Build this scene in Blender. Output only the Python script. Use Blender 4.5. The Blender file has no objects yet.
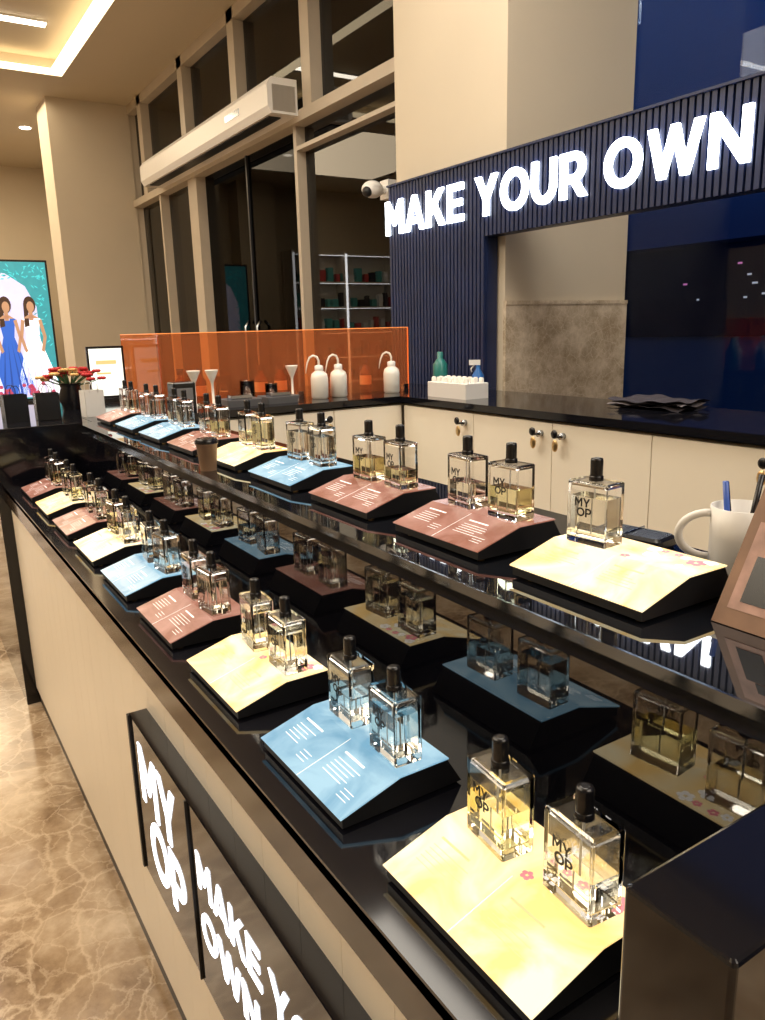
import bpy, math, random
from mathutils import Vector, Matrix
random.seed(7)
S=bpy.context.scene
H=1.46
S.view_settings.view_transform='Standard'

# ---------------------------------------------------------------- materials
def new_mat(name):
    m=bpy.data.materials.new(name); m.use_nodes=True
    nt=m.node_tree; b=nt.nodes['Principled BSDF']
    return m,nt,b
def pbr(name,col,rough=0.5,metal=0.0,emit=None,es=0.0,ior=None,trans=0.0,noise=None,alpha=None,coat=0.0):
    m,nt,b=new_mat(name)
    b.inputs['Base Color'].default_value=(*col,1)
    b.inputs['Roughness'].default_value=rough
    b.inputs['Metallic'].default_value=metal
    if ior: b.inputs['IOR'].default_value=ior
    b.inputs['Transmission Weight'].default_value=trans
    b.inputs['Coat Weight'].default_value=coat
    if alpha is not None: b.inputs['Alpha'].default_value=alpha
    if emit:
        b.inputs['Emission Color'].default_value=(*emit,1)
        b.inputs['Emission Strength'].default_value=es
    if noise:
        sc,amt=noise
        g=nt.nodes.new('ShaderNodeNewGeometry'); n=nt.nodes.new('ShaderNodeTexNoise')
        n.inputs['Scale'].default_value=sc; n.inputs['Detail'].default_value=4
        nt.links.new(g.outputs['Position'],n.inputs['Vector'])
        r=nt.nodes.new('ShaderNodeValToRGB')
        r.color_ramp.elements[0].position=0.3; r.color_ramp.elements[1].position=0.7
        r.color_ramp.elements[0].color=tuple(c*(1-amt) for c in col)+(1,)
        r.color_ramp.elements[1].color=tuple(min(1,c*(1+amt)) for c in col)+(1,)
        nt.links.new(n.outputs['Fac'],r.inputs['Fac']); nt.links.new(r.outputs['Color'],b.inputs['Base Color'])
    return m
def marble(name,dark,mid,light,scale=2.0,rough=0.15,vein=0.5):
    m,nt,b=new_mat(name)
    g=nt.nodes.new('ShaderNodeNewGeometry')
    n1=nt.nodes.new('ShaderNodeTexNoise'); n1.inputs['Scale'].default_value=scale; n1.inputs['Detail'].default_value=10; n1.inputs['Roughness'].default_value=0.68; n1.inputs['Distortion'].default_value=0.25
    nt.links.new(g.outputs['Position'],n1.inputs['Vector'])
    r=nt.nodes.new('ShaderNodeValToRGB'); e=r.color_ramp.elements
    e[0].position=0.36; e[0].color=(*dark,1); e[1].position=0.66; e[1].color=(*light,1)
    x=e.new(0.5); x.color=(*mid,1)
    nt.links.new(n1.outputs['Fac'],r.inputs['Fac'])
    prev=r.outputs['Color']
    for (sm,w,f,fa) in [(1.6,.03,.45,vein),(3.7,.04,.5,vein*.7)]:
        mx=nt.nodes.new('ShaderNodeMix'); mx.data_type='RGBA'
        v=nt.nodes.new('ShaderNodeTexVoronoi'); v.feature='DISTANCE_TO_EDGE'; v.inputs['Scale'].default_value=scale*sm
        wv=nt.nodes.new('ShaderNodeMixRGB'); wv.blend_type='ADD'; wv.inputs['Fac'].default_value=f/scale
        nt.links.new(g.outputs['Position'],wv.inputs['Color1']); nt.links.new(n1.outputs['Color'],wv.inputs['Color2'])
        nt.links.new(wv.outputs['Color'],v.inputs['Vector'])
        r2=nt.nodes.new('ShaderNodeValToRGB'); r2.color_ramp.elements[0].position=0.0; r2.color_ramp.elements[1].position=w
        r2.color_ramp.elements[0].color=(fa,fa,fa,1); r2.color_ramp.elements[1].color=(0,0,0,1)
        nt.links.new(v.outputs['Distance'],r2.inputs['Fac'])
        nt.links.new(r2.outputs['Color'],mx.inputs['Factor'])
        nt.links.new(prev,mx.inputs['A']); mx.inputs['B'].default_value=(*[min(1,c*1.15) for c in light],1)
        prev=mx.outputs['Result']
    nt.links.new(prev,b.inputs['Base Color'])
    b.inputs['Roughness'].default_value=rough
    return m
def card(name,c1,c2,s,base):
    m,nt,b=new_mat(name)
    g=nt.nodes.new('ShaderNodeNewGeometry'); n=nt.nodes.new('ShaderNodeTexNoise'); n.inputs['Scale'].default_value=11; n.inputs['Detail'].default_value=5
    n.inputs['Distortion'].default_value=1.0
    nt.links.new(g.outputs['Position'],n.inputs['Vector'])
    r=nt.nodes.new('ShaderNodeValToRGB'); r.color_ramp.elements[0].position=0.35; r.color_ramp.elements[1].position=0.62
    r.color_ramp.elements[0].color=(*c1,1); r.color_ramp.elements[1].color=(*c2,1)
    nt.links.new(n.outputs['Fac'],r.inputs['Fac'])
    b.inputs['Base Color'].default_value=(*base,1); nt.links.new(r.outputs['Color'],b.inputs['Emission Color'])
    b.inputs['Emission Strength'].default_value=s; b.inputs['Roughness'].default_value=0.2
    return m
def archglass(name,tint,ior=1.5):
    m,nt,b=new_mat(name); nt.nodes.remove(b)
    out=[n for n in nt.nodes if n.type=='OUTPUT_MATERIAL'][0]
    t=nt.nodes.new('ShaderNodeBsdfTransparent'); t.inputs[0].default_value=(*tint,1)
    g=nt.nodes.new('ShaderNodeBsdfGlossy'); g.inputs['Roughness'].default_value=0.01
    f=nt.nodes.new('ShaderNodeFresnel'); f.inputs['IOR'].default_value=ior
    mx=nt.nodes.new('ShaderNodeMixShader')
    nt.links.new(f.outputs[0],mx.inputs[0]); nt.links.new(t.outputs[0],mx.inputs[1]); nt.links.new(g.outputs[0],mx.inputs[2]); nt.links.new(mx.outputs[0],out.inputs[0])
    return m
BLACK=pbr('black_gloss_laminate',(0.006,0.006,0.009),0.08,ior=1.5)
SHELF=pbr('black_polished_glass_shelf',(0.005,0.006,0.009),0.02,ior=2.3)
BLACKM=pbr('black_matte',(0.008,0.008,0.010),0.4)
MIRROR=pbr('black_mirror_glass',(0.003,0.003,0.005),0.02,ior=1.85)
APRON=marble('dark_brown_stone',(0.010,0.007,0.005),(0.028,0.018,0.013),(0.06,0.042,0.03),9,0.12,.2)
CREAM=pbr('cream_panel',(0.90,0.84,0.72),0.35,noise=(3,0.02))
CREAMDK=pbr('seam_shadow',(0.3,0.26,0.2),0.7)
EDGE=pbr('brushed_steel',(0.42,0.45,0.5),0.15,metal=1.0)
SEDGE=pbr('smoked_glass_shelf_edge',(0.16,0.19,0.24),0.12,metal=1.0)
WALL=pbr('warm_beige_plaster',(0.62,0.54,0.42),0.7,noise=(1.5,0.03))
CEIL=pbr('ceiling_paint',(0.56,0.48,0.35),0.8,noise=(1,0.02))
FLOOR=marble('brown_marble_floor',(0.20,0.125,0.07),(0.40,0.285,0.18),(0.64,0.51,0.37),3.2,0.13,.55)
WAIN=marble('beige_brown_marble',(0.40,0.31,0.21),(0.55,0.45,0.33),(0.72,0.62,0.49),9,0.2,.5)
NAVY=pbr('navy_slat',(0.009,0.018,0.068),0.4,noise=(5,0.2))
BLUEG=archglass('night_blue_glass',(0.75,0.85,1.0),1.3)
NIGHT=archglass('night_window_glass',(0.12,0.12,0.14),1.5)
DOORG=archglass('night_door_glass',(0.05,0.05,0.06),1.12)
FRAME=pbr('beige_window_frame',(0.52,0.45,0.36),0.4,noise=(6,0.04))
WHITEP=pbr('white_plastic',(0.82,0.80,0.77),0.35)
LETTER=pbr('lit_white_acrylic',(1,1,1),0.4,emit=(0.84,0.92,1.0),es=8)
LETTER2=pbr('lit_white_letters',(1,1,1),0.4,emit=(0.85,0.9,1.0),es=3)
LED=pbr('warm_led_strip',(1,0.9,0.7),0.5,emit=(1,0.80,0.50),es=3.5)
LIN=pbr('linear_light',(1,1,0.95),0.5,emit=(1,0.9,0.74),es=12)
SHL=pbr('added_reflection_led',(1,1,1),0.5,emit=(0.95,0.97,1.0),es=8)  # glow of the added shelving, there for its reflection in the glass
GLASS=pbr('clear_bottle_glass',(1,1,1),0.0,ior=1.47,trans=1.0)
LIQ=[pbr('perfume_pale_yellow',(1.0,0.97,0.66),0.0,ior=1.35,trans=1.0),
     pbr('perfume_clear',(0.99,0.99,0.93),0.0,ior=1.35,trans=1.0),
     pbr('perfume_straw',(1.0,0.95,0.58),0.0,ior=1.35,trans=1.0)]
TUBE=pbr('dip_tube_plastic',(0.85,0.87,0.85),0.3)
INK=pbr('black_ink',(0.005,0.005,0.005),0.5)
CAPB=pbr('black_cap',(0.008,0.008,0.01),0.25)
BRASS=pbr('brass_foot',(0.7,0.5,0.25),0.3,metal=1)
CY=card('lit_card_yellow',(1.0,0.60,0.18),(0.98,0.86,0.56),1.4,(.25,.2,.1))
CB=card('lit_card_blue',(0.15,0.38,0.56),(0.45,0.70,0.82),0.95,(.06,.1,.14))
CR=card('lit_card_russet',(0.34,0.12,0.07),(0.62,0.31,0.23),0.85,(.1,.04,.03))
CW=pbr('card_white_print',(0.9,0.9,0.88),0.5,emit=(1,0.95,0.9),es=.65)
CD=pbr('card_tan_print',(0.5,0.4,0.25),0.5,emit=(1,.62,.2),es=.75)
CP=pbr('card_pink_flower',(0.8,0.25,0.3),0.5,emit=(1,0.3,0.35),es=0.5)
def orange():
    m,nt,b=new_mat('orange_acrylic')
    out=[n for n in nt.nodes if n.type=='OUTPUT_MATERIAL'][0]
    t=nt.nodes.new('ShaderNodeBsdfTransparent'); t.inputs[0].default_value=(1.0,0.60,0.36,1)
    mx=nt.nodes.new('ShaderNodeMixShader'); mx.inputs[0].default_value=0.18
    b.inputs['Base Color'].default_value=(0.95,0.38,0.16,1); b.inputs['Roughness'].default_value=0.04
    nt.links.new(t.outputs[0],mx.inputs[1]); nt.links.new(b.outputs[0],mx.inputs[2]); nt.links.new(mx.outputs[0],out.inputs[0])
    return m
ORANGE=orange()
ORED=pbr('orange_acrylic_edge_glow',(1,.35,.1),0.3,emit=(1,.3,.08),es=.5)  # emission stands in for light gathered at the acrylic's edges

# ---------------------------------------------------------------- mesh builder
class MB:
    def __init__(s): s.v=[]; s.f=[]; s.m=[]; s.mats=[]; s.sm=[]
    def mi(s,mat):
        if mat not in s.mats: s.mats.append(mat)
        return s.mats.index(mat)
    def add(s,vs,fs,mat,smooth=False):
        o=len(s.v); s.v+= [tuple(p) for p in vs]; k=s.mi(mat)
        for f in fs: s.f.append([i+o for i in f]); s.m.append(k); s.sm.append(smooth)
    def box(s,x0,x1,y0,y1,z0,z1,mat):
        v=[(x0,y0,z0),(x1,y0,z0),(x1,y1,z0),(x0,y1,z0),(x0,y0,z1),(x1,y0,z1),(x1,y1,z1),(x0,y1,z1)]
        s.add(v,[(3,2,1,0),(4,5,6,7),(0,1,5,4),(1,2,6,5),(2,3,7,6),(3,0,4,7)],mat)
    def bbox(s,x0,x1,y0,y1,z0,z1,mat,r=0.006):
        s.rloft([(z0,0),(z1-r,0),(z1-r*0.3,r*0.3),(z1,r)],(x0+x1)/2,(y0+y1)/2,(x1-x0)/2,(y1-y0)/2,r*1.2,mat)
    def rloft(s,levels,cx,cy,hx,hy,r,mat,inv=False,n=4,smooth=False):
        vs=[];K=4*(n+1)
        for (z,ins) in levels:
            a=hx-ins; b=hy-ins; rr=max(0.0003,r-ins*0.5)
            for q,(sx,sy) in enumerate([(1,1),(-1,1),(-1,-1),(1,-1)]):
                for i in range(n+1):
                    t=math.pi/2*(q+i/n)
                    vs.append((cx+sx*(a-rr)+rr*math.cos(t),cy+sy*(b-rr)+rr*math.sin(t),z))
        fs=[]
        for l in range(len(levels)-1):
            for i in range(K):
                j=(i+1)%K; fs.append((l*K+i,l*K+j,(l+1)*K+j,(l+1)*K+i))
        fs.append(tuple(range(K-1,-1,-1))); fs.append(tuple(range((len(levels)-1)*K,len(levels)*K)))
        if inv: fs=[tuple(reversed(f)) for f in fs]
        s.add(vs,fs,mat,smooth)
    def lathe(s,cx,cy,prof,mat,seg=20,smooth=True):
        vs=[];fs=[]
        for (r,z) in prof:
            for i in range(seg):
                a=2*math.pi*i/seg; vs.append((cx+r*math.cos(a),cy+r*math.sin(a),z))
        for l in range(len(prof)-1):
            for i in range(seg):
                j=(i+1)%seg; fs.append((l*seg+i,l*seg+j,(l+1)*seg+j,(l+1)*seg+i))
        s.add(vs,fs,mat,smooth)
        s.add(vs[:seg],[tuple(range(seg-1,-1,-1))],mat); s.add(vs[-seg:],[tuple(range(seg))],mat)
    def prism(s,pts,o,ex,ey,en,d,mat,back=True):
        o,ex,ey,en=map(Vector,(o,ex,ey,en)); n=len(pts)
        A=[o+ex*p[0]+ey*p[1] for p in pts]; B=[p+en*d for p in A]
        area=sum(pts[i][0]*pts[(i+1)%n][1]-pts[(i+1)%n][0]*pts[i][1] for i in range(n))
        idx=list(range(n)); fs=[]
        ccw=area>0
        fr=[i+n for i in idx]; bk=idx[::-1]
        if not ccw: fr=fr[::-1]; bk=bk[::-1]
        fs.append(tuple(fr)); 
        if back: fs.append(tuple(bk))
        for i in range(n):
            j=(i+1)%n; q=(i,j,j+n,i+n)
            fs.append(q if ccw else q[::-1])
        s.add(A+B,fs,mat)
    def tube(s,pts,r,mat,seg=8,closed=False):
        pts=[Vector(p) for p in pts]; n=len(pts); vs=[];fs=[]
        up=None
        for i,p in enumerate(pts):
            a=pts[max(i-1,0)]; b=pts[min(i+1,n-1)]
            if closed: a=pts[(i-1)%n]; b=pts[(i+1)%n]
            t=(b-a).normalized()
            if up is None:
                up=Vector((0,0,1)) if abs(t.z)<0.9 else Vector((1,0,0))
            u=(up-t*up.dot(t)).normalized(); w=t.cross(u); up=u
            rr=r[i] if isinstance(r,(list,tuple)) else r
            for k in range(seg):
                an=2*math.pi*k/seg; vs.append(p+u*rr*math.cos(an)+w*rr*math.sin(an))
        m=n if closed else n-1
        for l in range(m):
            l2=(l+1)%n
            for i in range(seg):
                j=(i+1)%seg; fs.append((l*seg+i,l*seg+j,l2*seg+j,l2*seg+i))
        if not closed:
            fs.append(tuple(range(seg-1,-1,-1))); fs.append(tuple(range((n-1)*seg,n*seg)))
        s.add(vs,fs,mat,True)
    def ball(s,c,r,mat,sx=1,sy=1,sz=1,seg=12,rings=8):
        prof=[(max(0.0002,r*math.sin(math.pi*i/rings)),-r*math.cos(math.pi*i/rings)) for i in range(rings+1)]
        vs=[];fs=[]
        for (a,z) in prof:
            for i in range(seg):
                t=2*math.pi*i/seg; vs.append((c[0]+a*sx*math.cos(t),c[1]+a*sy*math.sin(t),c[2]+z*sz))
        for l in range(rings):
            for i in range(seg):
                j=(i+1)%seg; fs.append((l*seg+i,l*seg+j,(l+1)*seg+j,(l+1)*seg+i))
        s.add(vs,fs,mat,True)
    def mesh(s,name):
        me=bpy.data.meshes.new(name); me.from_pydata(s.v,[],s.f)
        for m in s.mats: me.materials.append(m)
        me.polygons.foreach_set('material_index',s.m); me.polygons.foreach_set('use_smooth',s.sm)
        me.update(); return me
    def obj(s,name,loc=(0,0,0),rot=0):
        return put(name,s.mesh(name),loc,rot)
def put(name,me,loc=(0,0,0),rot=0):
    o=bpy.data.objects.new(name,me); S.collection.objects.link(o); o.location=loc; o.rotation_euler=(0,0,rot); return o

# ---------------------------------------------------------------- lettering
def ring(cx,cy,ax,ay,bx,by,a0,a1,n=20):
    out=[]
    for i in range(n):
        t0=a0+(a1-a0)*i/n; t1=a0+(a1-a0)*(i+1)/n
        out.append([(cx+ax*math.cos(t0),cy+ay*math.sin(t0)),(cx+ax*math.cos(t1),cy+ay*math.sin(t1)),
                    (cx+bx*math.cos(t1),cy+by*math.sin(t1)),(cx+bx*math.cos(t0),cy+by*math.sin(t0))])
    return out
def R4(x0,x1,y0,y1): return [(x0,y0),(x1,y0),(x1,y1),(x0,y1)]
pi=math.pi
bowl=[R4(0,.22,0,1),R4(.22,.46,.82,1),R4(.22,.46,.33,.51)]+ring(.46,.665,.38,.335,.16,.155,-pi/2,pi/2,12)
G={
'M':(1.02,[[(0,0),(.2,0),(.2,.66),(.46,.26),(.56,.26),(.82,.66),(.82,0),(1.02,0),(1.02,1),(.82,1),(.51,.54),(.2,1),(0,1)]]),
'A':(1.06,[[(0,0),(.21,0),(.53,.77),(.53,1),(.43,1)],[(.53,.77),(.85,0),(1.06,0),(.63,1),(.53,1)],[(.26,.2),(.8,.2),(.73,.37),(.33,.37)]]),
'K':(.95,[R4(0,.21,0,1),[(.21,.3),(.47,.56),(.9,1),(.64,1),(.21,.57)],[(.36,.46),(.69,0),(.95,0),(.51,.60)]]),
'E':(.8,[[(0,0),(.78,0),(.78,.18),(.21,.18),(.21,.41),(.7,.41),(.7,.59),(.21,.59),(.21,.82),(.76,.82),(.76,1),(0,1)]]),
'F':(.78,[[(0,0),(.21,0),(.21,.37),(.68,.37),(.68,.56),(.21,.56),(.21,.81),(.76,.81),(.76,1),(0,1)]]),
'Y':(.98,[[(.38,0),(.6,0),(.6,.4),(.98,1),(.74,1),(.49,.59),(.24,1),(0,1),(.38,.4)]]),
'O':(1.1,ring(.55,.5,.55,.51,.335,.315,0,2*pi,32)),
'U':(.9,[R4(0,.21,.4,1),R4(.69,.9,.4,1)]+ring(.45,.41,.45,.42,.24,.23,pi,2*pi,16)),
'P':(.86,bowl),
'R':(.92,bowl+[[(.36,.36),(.67,0),(.92,0),(.6,.38)]]),
'W':(1.45,[[(.32,0),(.52,0),(.725,.64),(.93,0),(1.13,0),(1.45,1),(1.22,1),(1.03,.34),(.82,1),(.63,1),(.42,.34),(.23,1),(0,1)]]),
'N':(.95,[[(0,0),(.21,0),(.21,.66),(.75,0),(.95,0),(.95,1),(.74,1),(.74,.36),(.2,1),(0,1)]]),
' ':(.24,[]),
}
def text(mb,t,o,ex,ey,en,h,d,mat,width=None,gap=0.1,center=False):
    tot=sum(G[c][0] for c in t)+gap*(len(t)-1)
    sx=(width/tot) if width else h
    ex=Vector(ex);ey=Vector(ey);o=Vector(o)
    if center: o=o-ex*(tot*sx/2)
    x=0
    for c in t:
        w,ps=G[c]
        for p in ps: mb.prism([((x+a)*sx,b*h) for a,b in p],o,ex,ey,en,d,mat)
        x+=w+gap
    return tot*sx
EX=(0,-1,0);EY=(0,0,1);EN=(-1,0,0)

# ---------------------------------------------------------------- room shell
def single(name,x0,x1,y0,y1,z0,z1,mat):
    b=MB(); b.box(x0,x1,y0,y1,z0,z1,mat); return b.obj(name)
single('floor',-6,3.9,-4,15,-0.1,0,FLOOR)
single('wall_far',-6,3.9,14.75,14.95,0,4.5,WALL)
single('wall_near',-6,3.9,-4.2,-4,0,4.5,WALL)
single('wall_left',-6.2,-6,-4,14.95,0,4.5,WALL)
single('wall_right',3.0,3.25,10.42,14.75,0,4.5,WALL)
b=MB(); CZ=4.2
rx0,rx1,ry0,ry1=-2.4,2.08,1.0,9.58
b.box(-6,rx0,-4,14.95,CZ,CZ+.3,CEIL); b.box(rx1,3.9,-4,14.95,CZ,CZ+.3,CEIL)
b.box(rx0,rx1,-4,ry0,CZ,CZ+.3,CEIL); b.box(rx0,rx1,ry1,14.95,CZ,CZ+.3,CEIL)
b.box(rx0,rx1,ry0,ry1,CZ+.16,CZ+.3,CEIL)
b.obj('ceiling')
b=MB()
for (x0,x1,y0,y1) in [(rx1-.13,rx1,ry0,ry1),(rx0,rx0+.13,ry0,ry1),(rx0+.13,rx1-.13,ry1-.13,ry1),(rx0+.13,rx1-.13,ry0,ry0+.13)]:
    b.box(x0,x1,y0,y1,CZ+.0,CZ+.03,LED)
b.obj('cove_led_light')
for (x,y) in [(0.2,8.56),(-1.9,8.56),(0.2,6.0),(-1.9,6.0),(.2,3.4),(-1.9,3.4)]:
    b=MB(); b.box(x,x+1.56,y-.04,y+.04,CZ+.13,CZ+.16,LIN); b.box(x-.01,x+1.57,y-.05,y+.05,CZ+.145,CZ+.16,WHITEP); b.obj('linear_ceiling_light')
for (x,y) in [(2.06,12),(0.2,12),(-2,12),(2.6,3.6),(2.6,1.5),(-4,3),(-4,6),(-4,9)]:
    b=MB(); b.lathe(x,y,[(.07,CZ-.012),(.07,CZ-.002)],LIN,20); b.lathe(x,y,[(.09,CZ-.006),(.09,CZ)],WHITEP,20); b.obj('recessed_downlight')

b=MB(); b.box(2.8,3.73,3.17,4.17,0,4.2,WALL); b.obj('wall_pillar')
b=MB(); b.box(2.79,3.73,3.15,3.17,0,1.56,WAIN); b.box(2.79,3.73,3.145,3.17,1.56,1.58,WAIN); b.obj('trim_marble_wainscot')
b=MB(); b.box(2.04,3.0,10.4,11.0,0,4.2,WALL); b.box(2.02,3.0,10.38,10.4,0,.12,WAIN); b.obj('wall_column')
b=MB(); b.box(-0.6,.15,14.3,14.75,0,4.2,WALL); b.obj('wall_pilaster')

# added out-of-view shelving with lit uprights, placed to reflect in the entrance glazing
b=MB(); WD=pbr('shelf_cream_board',(.7,.64,.54),.5); PR=[pbr('product_'+n,c,.4) for n,c in (('white',(.8,.8,.8)),('teal',(.1,.4,.4)),('red',(.5,.08,.08)),('dark',(.04,.04,.05)))]
b.box(-4.6,-.9,14.68,14.75,0,3.0,WD)
for k in range(4):
    x=-4.55+k*1.2; b.box(x-.03,x+.03,14.3,14.68,0,3.0,WD); b.box(x-.02,x+.02,14.28,14.3,.3,2.95,SHL)
for z in (.4,.9,1.4,1.9,2.4,2.95):
    b.box(-4.55,-.95,14.32,14.68,z-.03,z,WD); b.box(-4.5,-1.0,14.32,14.34,z-.04,z-.03,SHL)
    if z<2.9:
        x=-4.4
        while x<-1.05:
            w=random.uniform(.06,.14); b.box(x,x+w,14.4,14.52,z,z+random.uniform(.12,.3),random.choice(PR)); x+=w+.06
b.obj('added_reflection_shelving')

# window wall (entrance glazing) x=3.0
b=MB()
ys=[4.17,5.63,7.02,8.4,9.9,10.4]
b.box(3.08,3.09,4.17,10.4,3.10,4.2,NIGHT)
for y in ys[1:-1]: b.box(2.98,3.12,y-.07,y+.07,3.1,4.2,FRAME)
b.box(2.96,3.12,4.17,10.4,3.02,3.10,FRAME)
b.box(2.98,3.12,4.17,10.4,4.1,4.2,FRAME)
b.obj('window_1')
b=MB()
b.box(3.08,3.09,4.17,5.93,0.05,3.02,NIGHT)
b.box(3.0,3.12,5.88,5.93,0,3.02,FRAME)
b.box(3.0,3.1,4.17,4.22,0,3.02,FRAME)
b.box(3.0,3.1,4.22,5.88,2.84,2.87,FRAME)
b.obj('window_2')
b=MB()
b.box(3.08,3.09,5.94,8.14,0.05,3.02,DOORG)
b.box(3.06,3.11,7.02,7.05,0.0,3.02,BLACKM)
b.tube([(3.06,6.9,.9),(3.02,6.9,.95),(3.02,6.9,1.5),(3.06,6.9,1.55)],.015,EDGE)
b.tube([(3.06,7.18,.9),(3.02,7.18,.95),(3.02,7.18,1.5),(3.06,7.18,1.55)],.015,EDGE)
b.obj('door_1')
b=MB()
b.box(3.08,3.09,8.25,10.4,0.05,3.02,NIGHT)
b.box(2.98,3.12,8.15,8.4,0,3.02,FRAME); b.box(2.98,3.12,9.35,9.4,0,3.02,FRAME)
b.obj('window_3')
b=MB()
b.box(3.74,3.75,-4,3.17,0.1,4.2,BLUEG)
b.box(3.7,3.8,-4,3.17,0,.1,BLACKM)
for y in (.2,-1.9): b.box(3.7,3.78,y-.025,y+.025,0.1,4.2,NAVY)
b.obj('window_4')
# exterior: dark forecourt seen through the night glazing
ASPH=pbr('asphalt',(0.02,0.022,0.03),0.6,noise=(2,.3))
single('ground_outside',3.9,90,-60,60,-.12,-.02,ASPH)
BLD=pbr('dark_building',(0.012,0.016,0.035),0.7); WIN=pbr('distant_lit_window',(1,.8,.5),.5,emit=(.8,.7,.65),es=.6); WIN2=pbr('distant_pink_sign',(1,.3,.5),.5,emit=(1,.25,.45),es=.7)
b=MB(); b.box(60,66,-50,60,-.02,7.5,BLD); b.box(59.9,66.1,-50,60,7.5,7.8,BLD)
for k in range(70): 
    yy=random.uniform(-45,55); zz=random.uniform(.8,6.5); b.box(59.95,60,yy,yy+random.uniform(.1,.5),zz,zz+.15,WIN if k%5 else WIN2)
b.obj('distant_building')
LMP=pbr('street_lamp_glow',(1,1,1),.5,emit=(.8,.9,1),es=12)
for (x,y,h) in [(26,10.5,5.6),(34,12.2,3.0),(18,24,4.5)]:
    b=MB(); b.lathe(0,0,[(.07,0),(.05,.3),(.03,h)],BLD,10); b.tube([(0,0,h),(-.2,0,h+.15),(-.6,0,h+.15)],.03,BLD); b.ball((-.6,0,h+.1),.1,LMP,1.3,1,.7); b.obj('street_lamp',(x,y,-.02))

# air curtain above the door
b=MB()
b.prism([(0,0),(.22,0),(.25,.05),(.25,.20),(.21,.25),(.0,.25)],(2.96,5.75,3.06),(-1,0,0),(0,0,1),(0,1,0),3.4,WHITEP)
b.box(2.76,2.86,5.85,9.0,3.052,3.062,BLACKM)
for i in range(26): b.box(2.75,2.94,5.746,5.75,3.08+0.007*i,3.083+0.007*i,CREAMDK)
b.box(2.705,2.71,6.3,6.6,3.16,3.21,EDGE)
b.obj('air_curtain_unit')

# security dome camera
b=MB()
b.box(-.02,.058,-.05,.05,-.06,.06,WHITEP)
b.tube([(0,0,0),(-.05,-.01,-.01),(-.09,-.02,-.01)],.025,WHITEP)
b.ball((-.13,-.03,-.01),.065,WHITEP,1.2,1,.85); b.ball((-.185,-.05,-.03),.034,BLACKM)
b.lathe(-.13,-.03,[(.067,.0),(.067,.012)],WHITEP)
b.obj('security_camera',(3.02,4.62,2.36))

# LED video wall far left
b=MB()
b.box(.6,2.3,13.0,13.12,.5,2.58,BLACKM); b.box(.5,2.4,12.9,13.3,0,.5,BLACKM)
SC=pbr('screen_backdrop',(0.02,0.1,0.1),0.4,emit=(0.05,0.36,0.40),es=1,noise=(9,0.3))
SG=pbr('screen_pale',(0.3,0.3,0.3),0.4,emit=(0.62,0.60,0.85),es=1.1,noise=(3,.3))
SB=pbr('screen_blue_dress',(0.02,0.05,0.2),0.4,emit=(0.03,0.14,0.62),es=1)
SB2=pbr('screen_blue_fold',(0.02,0.05,0.2),0.4,emit=(0.01,0.06,0.35),es=1)
SW=pbr('screen_white_dress',(0.5,0.5,.5),0.4,emit=(0.98,0.95,1.0),es=1.4)
SW2=pbr('screen_white_fold',(0.3,0.3,.4),0.4,emit=(0.70,0.62,0.85),es=1)
SK=pbr('screen_skin',(0.3,0.2,0.1),0.4,emit=(0.55,0.28,0.18),es=.8)
SH=pbr('screen_hair',(0.03,0.02,0.01),0.4,emit=(0.05,0.02,0.015),es=1.0)
SR=pbr('screen_flowers',(0.3,0.05,0.08),0.4,emit=(0.6,0.08,0.16),es=0.7)
SL=pbr('screen_teal_leaf',(0.02,0.1,0.1),0.4,emit=(0.10,0.75,0.75),es=1)
def flat(pts,y,mat): b.prism(pts,(0,y,0),(1,0,0),(0,0,1),(0,-1,0),.004,mat)
flat(R4(.63,2.27,.53,2.55),13.0,SC)
flat([(.8,.55),(2.08,.55),(2.08,1.9),(1.95,2.2),(1.7,2.38),(1.44,2.42),(1.18,2.38),(.93,2.2),(.8,1.9)],12.996,SG)
for k in range(220):
    t=random.random()
    if t<.6: x=random.choice([random.uniform(.66,.85),random.uniform(2.03,2.23)]); z=random.uniform(.6,2.4)
    else: x=random.uniform(.66,2.23); z=random.uniform(2.3,2.5)
    a=random.uniform(0,pi); r=.035
    flat([(x+r*math.cos(a),z+r*math.sin(a)),(x-.01*math.sin(a),z+.01*math.cos(a)),(x-r*math.cos(a),z-r*math.sin(a)),(x+.01*math.sin(a),z-.01*math.cos(a))],12.992,SL if k%3 else SC)
def ell(x,z,a,c,y,m): flat([(x+a*math.cos(t*pi/8),z+c*math.sin(t*pi/8)) for t in range(16)],y,m)
def fig(x,s,mat,fold):
    flat([(x-.34*s,.58),(x+.34*s,.58),(x+.26*s,.9),(x+.15*s,1.25),(x+.085*s,1.46),(x+.11*s,1.62),(x+.14*s,1.72),(x+.07*s,1.76),(x+.04*s,1.70),(x-.04*s,1.70),(x-.07*s,1.76),(x-.14*s,1.72),(x-.11*s,1.62),(x-.085*s,1.46),(x-.15*s,1.25),(x-.26*s,.9)],12.988,mat)
    for q in (-.2,-.07,.08,.21): flat([(x+q*s,.58),(x+(q+.04)*s,.58),(x+q*.35*s,1.4)],12.9865,fold)
    ell(x,1.93,.085,.125,12.986,SH); flat([(x-.1,1.6),(x-.03,1.62),(x-.03,1.95),(x-.085,1.95)],12.9858,SH)
    ell(x+.008,1.90,.052,.08,12.982,SK); flat(R4(x-.025,x+.03,1.70,1.84),12.984,SK); flat([(x-.12*s,1.73),(x+.12*s,1.73),(x+.04,1.78),(x-.04,1.78)],12.984,SK)
    for q in (-1,1): flat([(x+q*.15*s,1.72),(x+q*.10*s,1.70),(x+q*.15*s,1.45),(x+q*.10*s,1.25),(x+q*.14*s,1.22),(x+q*.20*s,1.45)],12.984,SK)
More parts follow.
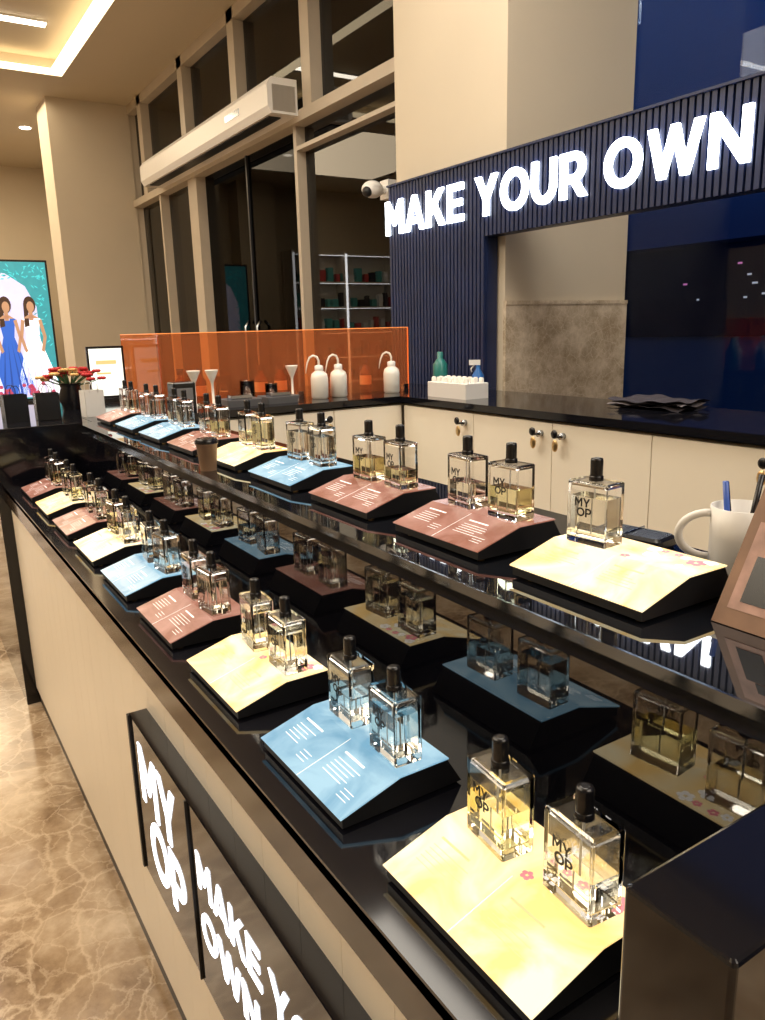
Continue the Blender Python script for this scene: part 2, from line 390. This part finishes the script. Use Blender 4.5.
fig(1.98,.95,SW,SW2); fig(1.64,.9,SB,SB2); fig(1.2,.9,SW,SW2)
for i in range(40): 
    x=random.uniform(.7,2.2); z=random.uniform(.56,.75); flat([(x+.03*math.cos(t*pi/4),z+.03*math.sin(t*pi/4)) for t in range(8)],12.980,SR)
b.obj('led_video_wall')

# ---------------------------------------------------------------- main display counter
TOP=1.124; LOW=0.90; YE=3.2
b=MB()
b.box(.345,.97,.265,YE,.0,LOW-.02,BLACKM)
y=YE
while y>.27:
    y2=max(.265,y-.107); b.box(.331,.345,y2+.0008,y,.07,.832,CREAM); y=y2
b.box(.338,.345,.265,YE,.07,.832,CREAMDK)
b.box(.34,.345,.265,YE,0,.07,BLACKM)
b.box(.321,.345,.265,YE,.832,LOW-.004,APRON)
b.box(.321,.62,.265,YE,LOW-.018,LOW,BLACK)
b.box(.592,.97,.265,YE,LOW,TOP-.022,MIRROR)
b.box(.611,.99,.265,YE,TOP-.022,TOP-.001,SHELF)
b.box(.607,.611,.265,YE,TOP-.022,TOP,SEDGE)
b.box(.611,.99,.265,YE,TOP-.001,TOP,SHELF)
b.bbox(.335,.99,.19,.265,0,TOP,BLACK,.003)
# customer-side lit brand board
b.box(.296,.331,.0,1.40,.42,.753,BLACK)
b.box(.292,.296,1.39,1.40,.42,.753,BLACKM); b.box(.292,.296,1.06,1.064,.42,.753,BLACKM)
text(b,'MY',(.296,1.24,.60),EX,EY,EN,.118,.0015,LETTER2,width=.215,center=True,gap=.10)
text(b,'OP',(.296,1.215,.468),EX,EY,EN,.118,.0015,LETTER2,width=.205,center=True,gap=.10)
text(b,'MAKE YOUR',(.296,1.035,.618),EX,EY,EN,.064,.0015,LETTER2,width=.52)
text(b,'OWN PERFUME',(.296,1.035,.518),EX,EY,EN,.064,.0015,LETTER2,width=.66)
b.obj('display_counter')

# ---------------------------------------------------------------- back counter with cabinets
XB=2.16
def lock(b,p,dirx):
    x,y,z=p
    if dirx: 
        b.tube([(x,y,z),(x-.02,y,z)],.013,EDGE,12); b.tube([(x-.02,y,z),(x-.05,y,z)],.005,CAPB); b.ball((x-.05,y,z+.012),.017,CAPB,.4,1,1); b.ball((x-.035,y+.01,z-.035),.02,BRASS,.3,.8,1.2)
    else:
        b.tube([(x,y,z),(x,y-.02,z)],.013,EDGE,12); b.tube([(x,y-.02,z),(x,y-.05,z)],.005,CAPB); b.ball((x,y-.05,z+.012),.017,CAPB,1,.4,1); b.ball((x+.01,y-.035,z-.035),.02,BRASS,.8,.3,1.2)
b=MB()
b.box(XB+.02,2.69,-1.5,YE-.002,0,TOP-.04,CREAMDK)
ss=[3.19,2.645,2.16,1.69,1.21,.73,.25,-.23,-.71,-1.19,-1.5]
for i in range(len(ss)-1): b.box(XB,XB+.02,ss[i+1]+.002,ss[i]-.002,.08,TOP-.045,CREAM)
b.box(XB-.015,2.69,-1.5,YE-.002,TOP-.03,TOP,BLACK)
for y in (2.70,2.22,2.10,1.26): lock(b,(XB,y,1.035),True)
b.obj('back_cabinet_counter')
b=MB()
b.box(1.0,2.69,YE+.03,4.25,0,TOP-.04,CREAMDK)
xs=[.99,1.38,1.77,2.16]
for i in range(3): b.box(xs[i]+.002,xs[i+1]-.002,YE+.01,YE+.03,.08,TOP-.045,CREAM)
b.box(.665,2.69,YE+.002,4.25,TOP-.03,TOP,BLACK)
b.box(.665,1.0,YE+.01,4.25,0,TOP-.03,BLACKM)
b.bbox(.29,.665,YE+.002,4.25,0,TOP,BLACK,.003)
lock(b,(1.72,YE+.01,1.035),False)
b.obj('end_cabinet_counter')

# slatted sign portal
b=MB()
b.box(2.72,2.79,3.22,4.12,TOP+.001,2.28,NAVY)
b.box(2.72,2.79,-1.0,3.22,1.905,2.28,NAVY)
y=4.11
while y>3.23:
    b.box(2.70,2.72,y-.021,y,TOP+.001,2.28,NAVY); y-=.032
while y>-1.0:
    b.box(2.70,2.72,y-.021,y,1.905,2.28,NAVY); y-=.032
b.box(2.69,2.72,-1,4.12,2.275,2.285,NAVY)
b.box(2.72,2.79,-1.0,-.7,0,1.905,NAVY)
b.box(2.72,2.79,3.22,4.12,0,TOP,NAVY)
b.obj('slatted_sign_portal')
b=MB()
text(b,'MAKE YOUR OWN',(2.70,4.13,2.0),EX,EY,EN,.192,.014,LETTER,width=2.37,gap=.15)
b.obj('illuminated_wall_letters')

# acrylic screen
b=MB()
b.box(1.06,2.44,3.55,3.556,TOP,1.456,ORANGE); b.box(1.06,1.066,3.556,4.2,TOP,1.456,ORANGE)
b.box(1.06,2.44,3.55,3.556,1.456,1.46,ORED); b.box(1.06,1.066,3.556,4.2,1.456,1.46,ORED)
b.box(2.436,2.44,3.55,3.556,TOP,1.456,ORED)
for x in (1.08,1.75,2.40): b.box(x,x+.03,3.54,3.57,TOP,TOP+.03,EDGE)
b.obj('orange_acrylic_screen')

# ---------------------------------------------------------------- trays
def tray_mesh(mat,kind):
    b=MB(); L=.108
    prof=[(0,.004),(.172,.004),(.150,.040),(.08,.040),(0,.016)]
    b.prism(prof,(0,L,0),(1,0,0),(0,0,1),(0,-1,0),2*L,BLACKM)
    sl=Vector((.083,0,.0247)).normalized(); nn=Vector((-.0247,0,.083)).normalized()
    b.prism([(-.003,.0165),(.0795,.0412),(.151,.0412),(.151,.0430),(.0790,.0430),(-.004,.0183)],(0,L+.002,0),(1,0,0),(0,0,1),(0,-1,0),2*L+.004,mat)
    o=Vector((-.004,L,.0184))
    pr=CW if kind!='y' else CD
    for half in (0,1):
        base=o+Vector((0,-(.006+half*.106),0))
        def bar(x,y,w,h,m=pr): 
            b.prism(R4(x,x+w,y,y+h),base,(0,-1,0),sl,nn,.0002,m)
        bar(.012,.064,.045,.0028)
        for k in range(5):
            bar(.012,.054-k*.006,random.uniform(.03,.06),.0008)
        if kind!='y':
            for k in range(3): bar(.066,.03-k*.006,.022,.0008)
    b.prism(R4(0,.0008,0,.083),o+Vector((0,-.1075,0)),(0,-1,0),sl,nn,.0002,CW)
    if kind=='y':
        for k in range(9):
            c=(random.uniform(.085,.145),random.uniform(-.1,.0)); r=random.uniform(.003,.008)
            for p in range(5):
                t=p*2*pi/5; q=(c[0]+r*math.cos(t),c[1]+r*math.sin(t))
                b.prism([(r*.7*math.cos(u*pi/3),r*.7*math.sin(u*pi/3)) for u in range(6)],(q[0],q[1],.0430),(1,0,0),(0,1,0),(0,0,1),.0002+.00002*p,CP if k%2 else CW)
    for (x,y) in [(.02,.09),(.02,-.09),(.15,.09),(.15,-.09)]:
        b.lathe(x,y,[(.006,0),(.006,.004)],BRASS,10)
    return b.mesh('display_tray')
TM={'y':tray_mesh(CY,'y'),'b':tray_mesh(CB,'b'),'r':tray_mesh(CR,'r')}

# ---------------------------------------------------------------- bottles
def bottle_mesh(liq,level):
    b=MB(); hx,hy,h=.0195,.0325,.086
    b.rloft([(0,.0015),(.0015,0),(h-.002,0),(h-.0005,.001),(h,.003)],0,0,hx,hy,.003,GLASS)
    b.rloft([(.011,.0045+.001),(.0125,.0045),(h-.007,.0045),(h-.005,.007)],0,0,hx,hy,.003,GLASS,inv=True)
    lz=.0125+(h-.02)*level
    b.rloft([(.0108,.0045+.0007),(.0123,.0043),(lz,.0043)],0,0,hx,hy,.003,liq)
    b.lathe(0,0,[(.0095,h+.0002),(.0095,h+.006),(.0082,h+.007)],CAPB,20)
    b.lathe(0,0,[(.0084,h+.007),(.0084,h+.027),(.0078,h+.030),(.004,h+.031)],CAPB,20)
    b.lathe(0,0,[(.0012,.013),(.0012,h-.006)],TUBE,8)
    text(b,'MY',(-hx-.0001,.006,.052),EX,EY,EN,.0120,.0003,INK,center=True,gap=.08)
    text(b,'OP',(-hx-.0001,.003,.0385),EX,EY,EN,.0120,.0003,INK,center=True,gap=.08)
    return b.mesh('perfume_bottle')
BM=[bottle_mesh(LIQ[0],.55),bottle_mesh(LIQ[1],.8),bottle_mesh(LIQ[2],.5),bottle_mesh(LIQ[0],.85),bottle_mesh(LIQ[1],.45),bottle_mesh(LIQ[0],.35)]
def put_tray(x,yf,z,k,bott=(1,1),off0=.065):
    yc=yf-.110
    put('display_tray',TM[k],(x,yc,z))
    for off,on in zip((off0,.172),bott):
        if on: put('perfume_bottle',random.choice(BM if k!='b' else [BM[1],BM[4]]),(x+.103+random.uniform(-.004,.004),yf-off+random.uniform(-.004,.004),z+.0432),random.uniform(-.12,.12))
for i,k in enumerate('ybyrbyryr'): put_tray(.363,.586+.3094*i,LOW,k)
for j,k in enumerate('yrrbyrbbr'): put_tray(.683 if j else .680,(.735+.3078*j) if j else .75,TOP,k,(1,0) if j==0 else (1,1),.065 if j else .05)

# ---------------------------------------------------------------- counter-top props
b=MB()
b.lathe(0,0,[(.036,0),(.040,.006),(.041,.05),(.042,.090),(.0395,.090),(.038,.01),(.001,.008)],WHITEP,32)
b.tube([(-.02-.017*math.sin(pi*t/14),.036+.036*math.sin(pi*t/14),.049+.031*math.cos(pi*t/14)) for t in range(15)],.0055,WHITEP,12)
PB=pbr('pen_blue',(0.05,0.12,0.5),0.3); PO=pbr('pen_orange',(0.8,0.3,0.05),0.3)
for (a,c,m) in [((0.01,0,.012),(.03,-.01,.13),CAPB),((-.01,.01,.012),(-.02,.02,.125),PB),((0,-.01,.012),(.0,-.03,.12),PO),((0.0,.01,.012),(.012,.03,.118),CAPB)]:
    b.tube([a,c],.004,m,8)
b.obj('ceramic_mug',(.945,.585,TOP),.25)
KR=pbr('kraft_print',(0.22,0.12,0.07),0.55,noise=(18,0.25)); KW=pbr('kraft_photo',(0.42,0.25,0.2),0.5,noise=(30,.3))
b=MB()
ex=Vector((0,-1,0)); ey=Vector((.09,0,.155)).normalized(); en=ex.cross(ey)
o=Vector((-.045,.09,0)); b.prism(R4(0,.16,0,.178),o,ex,ey,en,.002,KR)
o2=Vector((.135,.09,0)); ey2=Vector((-.09,0,.155)).normalized(); b.prism(R4(0,.16,0,.176),o2,ex,ey2,-ex.cross(ey2),.002,KR)
f=o+en*.002
b.prism(R4(.012,.07,.02,.125),f,ex,ey,en,.0004,KW)
b.prism(R4(.024,.055,.03,.085),f+en*.0005,ex,ey,en,.0004,CAPB)
b.prism(R4(.034,.046,.087,.105),f+en*.0005,ex,ey,en,.0004,CAPB)
b.prism(R4(.012,.10,.14,.144),f,ex,ey,en,.0004,WHITEP)
for k in range(5): b.prism(R4(.085,.14,.11-k*.014,.112-k*.014),f,ex,ey,en,.0004,WHITEP)
b.obj('tent_card',(.80,.405,TOP))
b=MB(); b.rloft([(0,.004),(.006,0),(.016,.001),(.02,.006)],0,0,.03,.06,.012,CAPB); b.box(-.031,.031,-.001,.001,.018,.022,EDGE); b.obj('black_pouch',(.94,.76,TOP),.15)

MILK=pbr('milky_plastic',(0.88,0.84,0.76),0.35)
def wash(loc,rot):
    b=MB()
    b.lathe(0,0,[(.036,0),(.042,.006),(.043,.10),(.038,.122),(.018,.138),(.018,.142)],MILK,20)
    b.lathe(0,0,[(.021,.140),(.021,.160),(.012,.164)],WHITEP,16)
    b.tube([(0,0,.158),(0,0,.185),(.008,0,.203),(.026,0,.210),(.044,0,.2),(.055,0,.178),(.062,0,.15),(.066,0,.125)],[.0055,.0055,.0055,.0055,.005,.004,.003,.002],MILK,8)
    b.obj('wash_bottle',loc,rot)
wash((1.80,3.40,TOP),2.6);wash((1.92,3.42,TOP),2.9);wash((2.24,3.42,TOP),2.4)
GREY=pbr('grey_plastic',(0.18,0.18,0.19),0.4)
def shallow(loc):
    b=MB(); b.rloft([(0,.008),(.03,0),(.034,0),(.034,.006),(.008,.014)],0,0,.085,.065,.012,GREY); b.box(-.05,.05,-.03,.03,.010,.05,EDGE); b.obj('weighing_scale',loc)
shallow((1.36,3.36,TOP)); shallow((1.56,3.37,TOP))
def funnel(loc):
    b=MB(); b.lathe(0,0,[(.03,0),(.03,.008),(.006,.012),(.006,.10),(.008,.11),(.03,.16),(.031,.165),(.028,.165),(.005,.115)],MILK,18); b.obj('funnel_stand',loc)
funnel((1.19,3.48,TOP)); funnel((1.69,3.48,TOP)); funnel((1.27,3.46,TOP))
BEAK=archglass('beaker_glass',(.9,.92,.92),1.5); AMB=pbr('amber_bottle_glass',(.12,.04,.01),.1)
for (x,y,h,r) in [(1.45,3.48,.10,.035),(1.58,3.49,.08,.03),(1.40,3.66,.12,.04),(1.95,3.66,.10,.035),(2.08,3.68,.12,.04)]:
    b=MB(); b.lathe(0,0,[(r,0),(r,h),(r*1.08,h+.004),(r*.96,h+.004),(r*.93,.004)],BEAK,20); b.lathe(0,0,[(r*.9,.005),(r*.9,h*.4)],MILK,18); b.obj('glass_beaker',(x,y,TOP))
for (x,y) in [(1.2,3.70),(1.3,3.72),(1.62,3.7),(1.74,3.72),(2.25,3.7)]:
    b=MB(); b.lathe(0,0,[(.03,0),(.033,.006),(.033,.10),(.014,.125),(.014,.14)],AMB,18); b.lathe(0,0,[(.017,.138),(.017,.165)],CAPB,16); b.lathe(0,0,[(.0334,.03),(.0334,.08)],MILK,18); b.obj('amber_lab_bottle',(x,y,TOP))
b=MB(); b.rloft([(0,0),(.12,.0),(.125,.004)],0,0,.05,.045,.008,CAPB); b.box(-.035,.035,-.046,-.045,.05,.10,GREY); b.obj('receipt_printer',(1.09,3.36,TOP))
b=MB(); b.rloft([(0,0),(.07,0),(.072,.002)],0,0,.07,.15,.006,WHITEP)
for i in range(3):
    for j in range(7): b.lathe(-.045+.045*i,-.125+.042*j,[(.012,.07),(.012,.09),(.008,.096)],MILK,10)
b.obj('sample_vial_rack',(2.31,2.95,TOP))
TEAL=pbr('teal_plastic',(0.03,0.25,0.22),0.3,trans=.3); BLU=pbr('blue_plastic',(0.03,0.15,0.45),0.3)
b=MB(); b.lathe(0,0,[(.036,0),(.038,.01),(.038,.14),(.02,.165),(.016,.17),(.016,.2),(.012,.204)],TEAL,18); b.obj('teal_flask',(2.47,3.30,TOP))
b=MB(); b.lathe(0,0,[(.028,0),(.03,.01),(.03,.09),(.012,.12),(.012,.14)],BLU,18); b.box(-.012,.045,-.01,.01,.14,.165,WHITEP); b.tube([(.02,0,.14),(.035,0,.12),(.03,0,.105)],.004,WHITEP); b.obj('spray_bottle',(2.52,3.05,TOP),2.5)
CL=pbr('dark_cloth',(0.03,0.025,0.035),0.9); CL2=pbr('grey_cloth',(0.16,0.14,0.15),0.9)
b=MB()
for k,(m,a) in enumerate([(CL,.0),(CL2,.06),(CL,-.05)]):
    vs=[];fs=[];n=14
    for i in range(n):
        for j in range(n):
            u=i/(n-1)-.5;v=j/(n-1)-.5
            x=u*.2;y=v*.34; z=.008+.012*k+.006*math.sin(9*u+5*v+k)+.004*math.sin(17*v+k*2)
            vs.append((x*math.cos(a)-y*math.sin(a),x*math.sin(a)+y*math.cos(a),max(0.001,z)))
    for i in range(n-1):
        for j in range(n-1): q=i*n+j; fs.append((q,q+n,q+n+1,q+1))
    b.add(vs,fs,m,True)
b.obj('folded_cloth_stack',(2.55,1.98,TOP))
def bag(name,loc,mat,w,d,h,rot=0):
    b=MB(); t=.002
    b.box(-w/2,w/2,-d/2,-d/2+t,0,h,mat);b.box(-w/2,w/2,d/2-t,d/2,0,h,mat);b.box(-w/2,-w/2+t,-d/2,d/2,0,h,mat);b.box(w/2-t,w/2,-d/2,d/2,0,h,mat);b.box(-w/2,w/2,-d/2,d/2,0,t,mat)
    for s in (-1,1): b.tube([(-w*.2,s*d/2,h-.01),(-w*.2,s*d/2,h+.02),(-w*.1,s*d/2,h+.035),(w*.1,s*d/2,h+.035),(w*.2,s*d/2,h+.02),(w*.2,s*d/2,h-.01)],.0015,mat,6)
    b.obj(name,loc,rot)
bag('black_gift_bag',(.42,3.44,TOP),CAPB,.09,.07,.11,.1); bag('black_gift_bag',(.54,3.42,TOP),CAPB,.09,.07,.11); 
bag('white_gift_bag',(.72,3.42,TOP),WHITEP,.08,.07,.11,.1)
b=MB()
b.lathe(0,0,[(.04,0),(.06,.05),(.045,.1),(.05,.12)],CAPB,16)
RED=pbr('red_petals',(0.5,0.02,0.025),0.6); GRN=pbr('leaf_green',(0.04,0.12,0.03),0.6); GLD=pbr('gold_petals',(0.7,0.42,0.15),0.5)
for k in range(40):
    a=random.uniform(0,2*pi); r=random.uniform(.02,.15); z=.19-.3*r+random.uniform(-.02,.02)
    b.tube([(0,0,.1),(r*.6*math.cos(a),r*.6*math.sin(a),z*.85),(r*math.cos(a),r*math.sin(a),z)],.002,GRN,5)
    c=Vector((r*math.cos(a),r*math.sin(a),z))
    for p in range(5):
        t=p*2*pi/5; b.ball(c+Vector((.011*math.cos(t),.011*math.sin(t),0)),.011,RED if k%3 else GLD,1,1,.7,6,4)
b.obj('flower_arrangement',(.72,3.85,TOP))
b=MB(); SCR=pbr('tablet_screen',(0.9,0.95,0.9),0.3,emit=(0.85,0.95,0.9),es=.9)
b.box(-.09,.09,-.01,.01,.02,.28,CAPB); b.box(-.079,.079,-.012,-.01,.032,.268,SCR); b.box(-.05,.05,-.05,.05,0,.02,CAPB)
b.box(-.05,.05,-.0125,-.012,.19,.21,CD); b.box(-.05,.02,-.0125,-.012,.14,.15,CD)
b.obj('tablet_display',(.95,4.1,TOP),-.1)
b=MB(); KB=pbr('brown_paper_cup',(0.28,0.17,0.10),0.6); b.lathe(0,0,[(.02,0),(.026,.065),(.028,.065),(.028,.07),(.024,.072)],KB,18); b.lathe(0,0,[(.029,.068),(.029,.074),(.024,.08)],CAPB,18); b.obj('paper_cup',(.645,1.83,TOP))

# ---------------------------------------------------------------- lights
def area(name,loc,size,sy,power,col,rot=(0,0,0)):
    l=bpy.data.lights.new(name,'AREA'); l.shape='RECTANGLE'; l.size=size; l.size_y=sy; l.energy=power; l.color=col
    o=bpy.data.objects.new(name,l); S.collection.objects.link(o); o.location=loc; o.rotation_euler=rot; return o
area('ceiling_lamp_aisle',(-1.5,4.5,4.15),3,6,250,(1,.88,.70))
area('ceiling_lamp_staff',(1.7,2.2,4.15),1.2,3,90,(1,.92,.80))
area('added_fill_staff_side',(1.6,-1.8,4.15),2.5,2.5,110,(1,.90,.76))  # added fill without a fixture, brightens the pillar's near face and the cabinets
area('ceiling_lamp_far',(0,11.5,4.15),4,3,210,(1,.80,.54))
w=bpy.data.worlds.new('night'); S.world=w; w.use_nodes=True
nt=w.node_tree; bg=nt.nodes['Background']
tc=nt.nodes.new('ShaderNodeTexCoord'); sp=nt.nodes.new('ShaderNodeSeparateXYZ'); rr=nt.nodes.new('ShaderNodeValToRGB')
nt.links.new(tc.outputs['Generated'],sp.inputs[0]); nt.links.new(sp.outputs['Z'],rr.inputs[0]); nt.links.new(rr.outputs[0],bg.inputs[0])
rr.color_ramp.elements[0].position=0.10; rr.color_ramp.elements[0].color=(.005,.010,.034,1)
rr.color_ramp.elements[1].position=0.5; rr.color_ramp.elements[1].color=(.014,.05,.16,1)
bg.inputs[1].default_value=1.0

# ---------------------------------------------------------------- camera
th=math.radians(32.3); ph=math.radians(13.4); ro=math.radians(1.5)
F=Vector((math.sin(th)*math.cos(ph),math.cos(th)*math.cos(ph),-math.sin(ph)))
R=Vector((math.cos(th),-math.sin(th),0)); U=R.cross(F)
R2=R*math.cos(ro)-U*math.sin(ro); U2=R*math.sin(ro)+U*math.cos(ro)
cd=bpy.data.cameras.new('camera'); co=bpy.data.objects.new('camera',cd); S.collection.objects.link(co)
M=Matrix((R2,U2,-F)).transposed().to_4x4(); M.translation=Vector((0,0,H)); co.matrix_world=M
cd.sensor_fit='HORIZONTAL'; cd.sensor_width=36; cd.lens=36*766/765; cd.clip_start=.02
S.camera=co
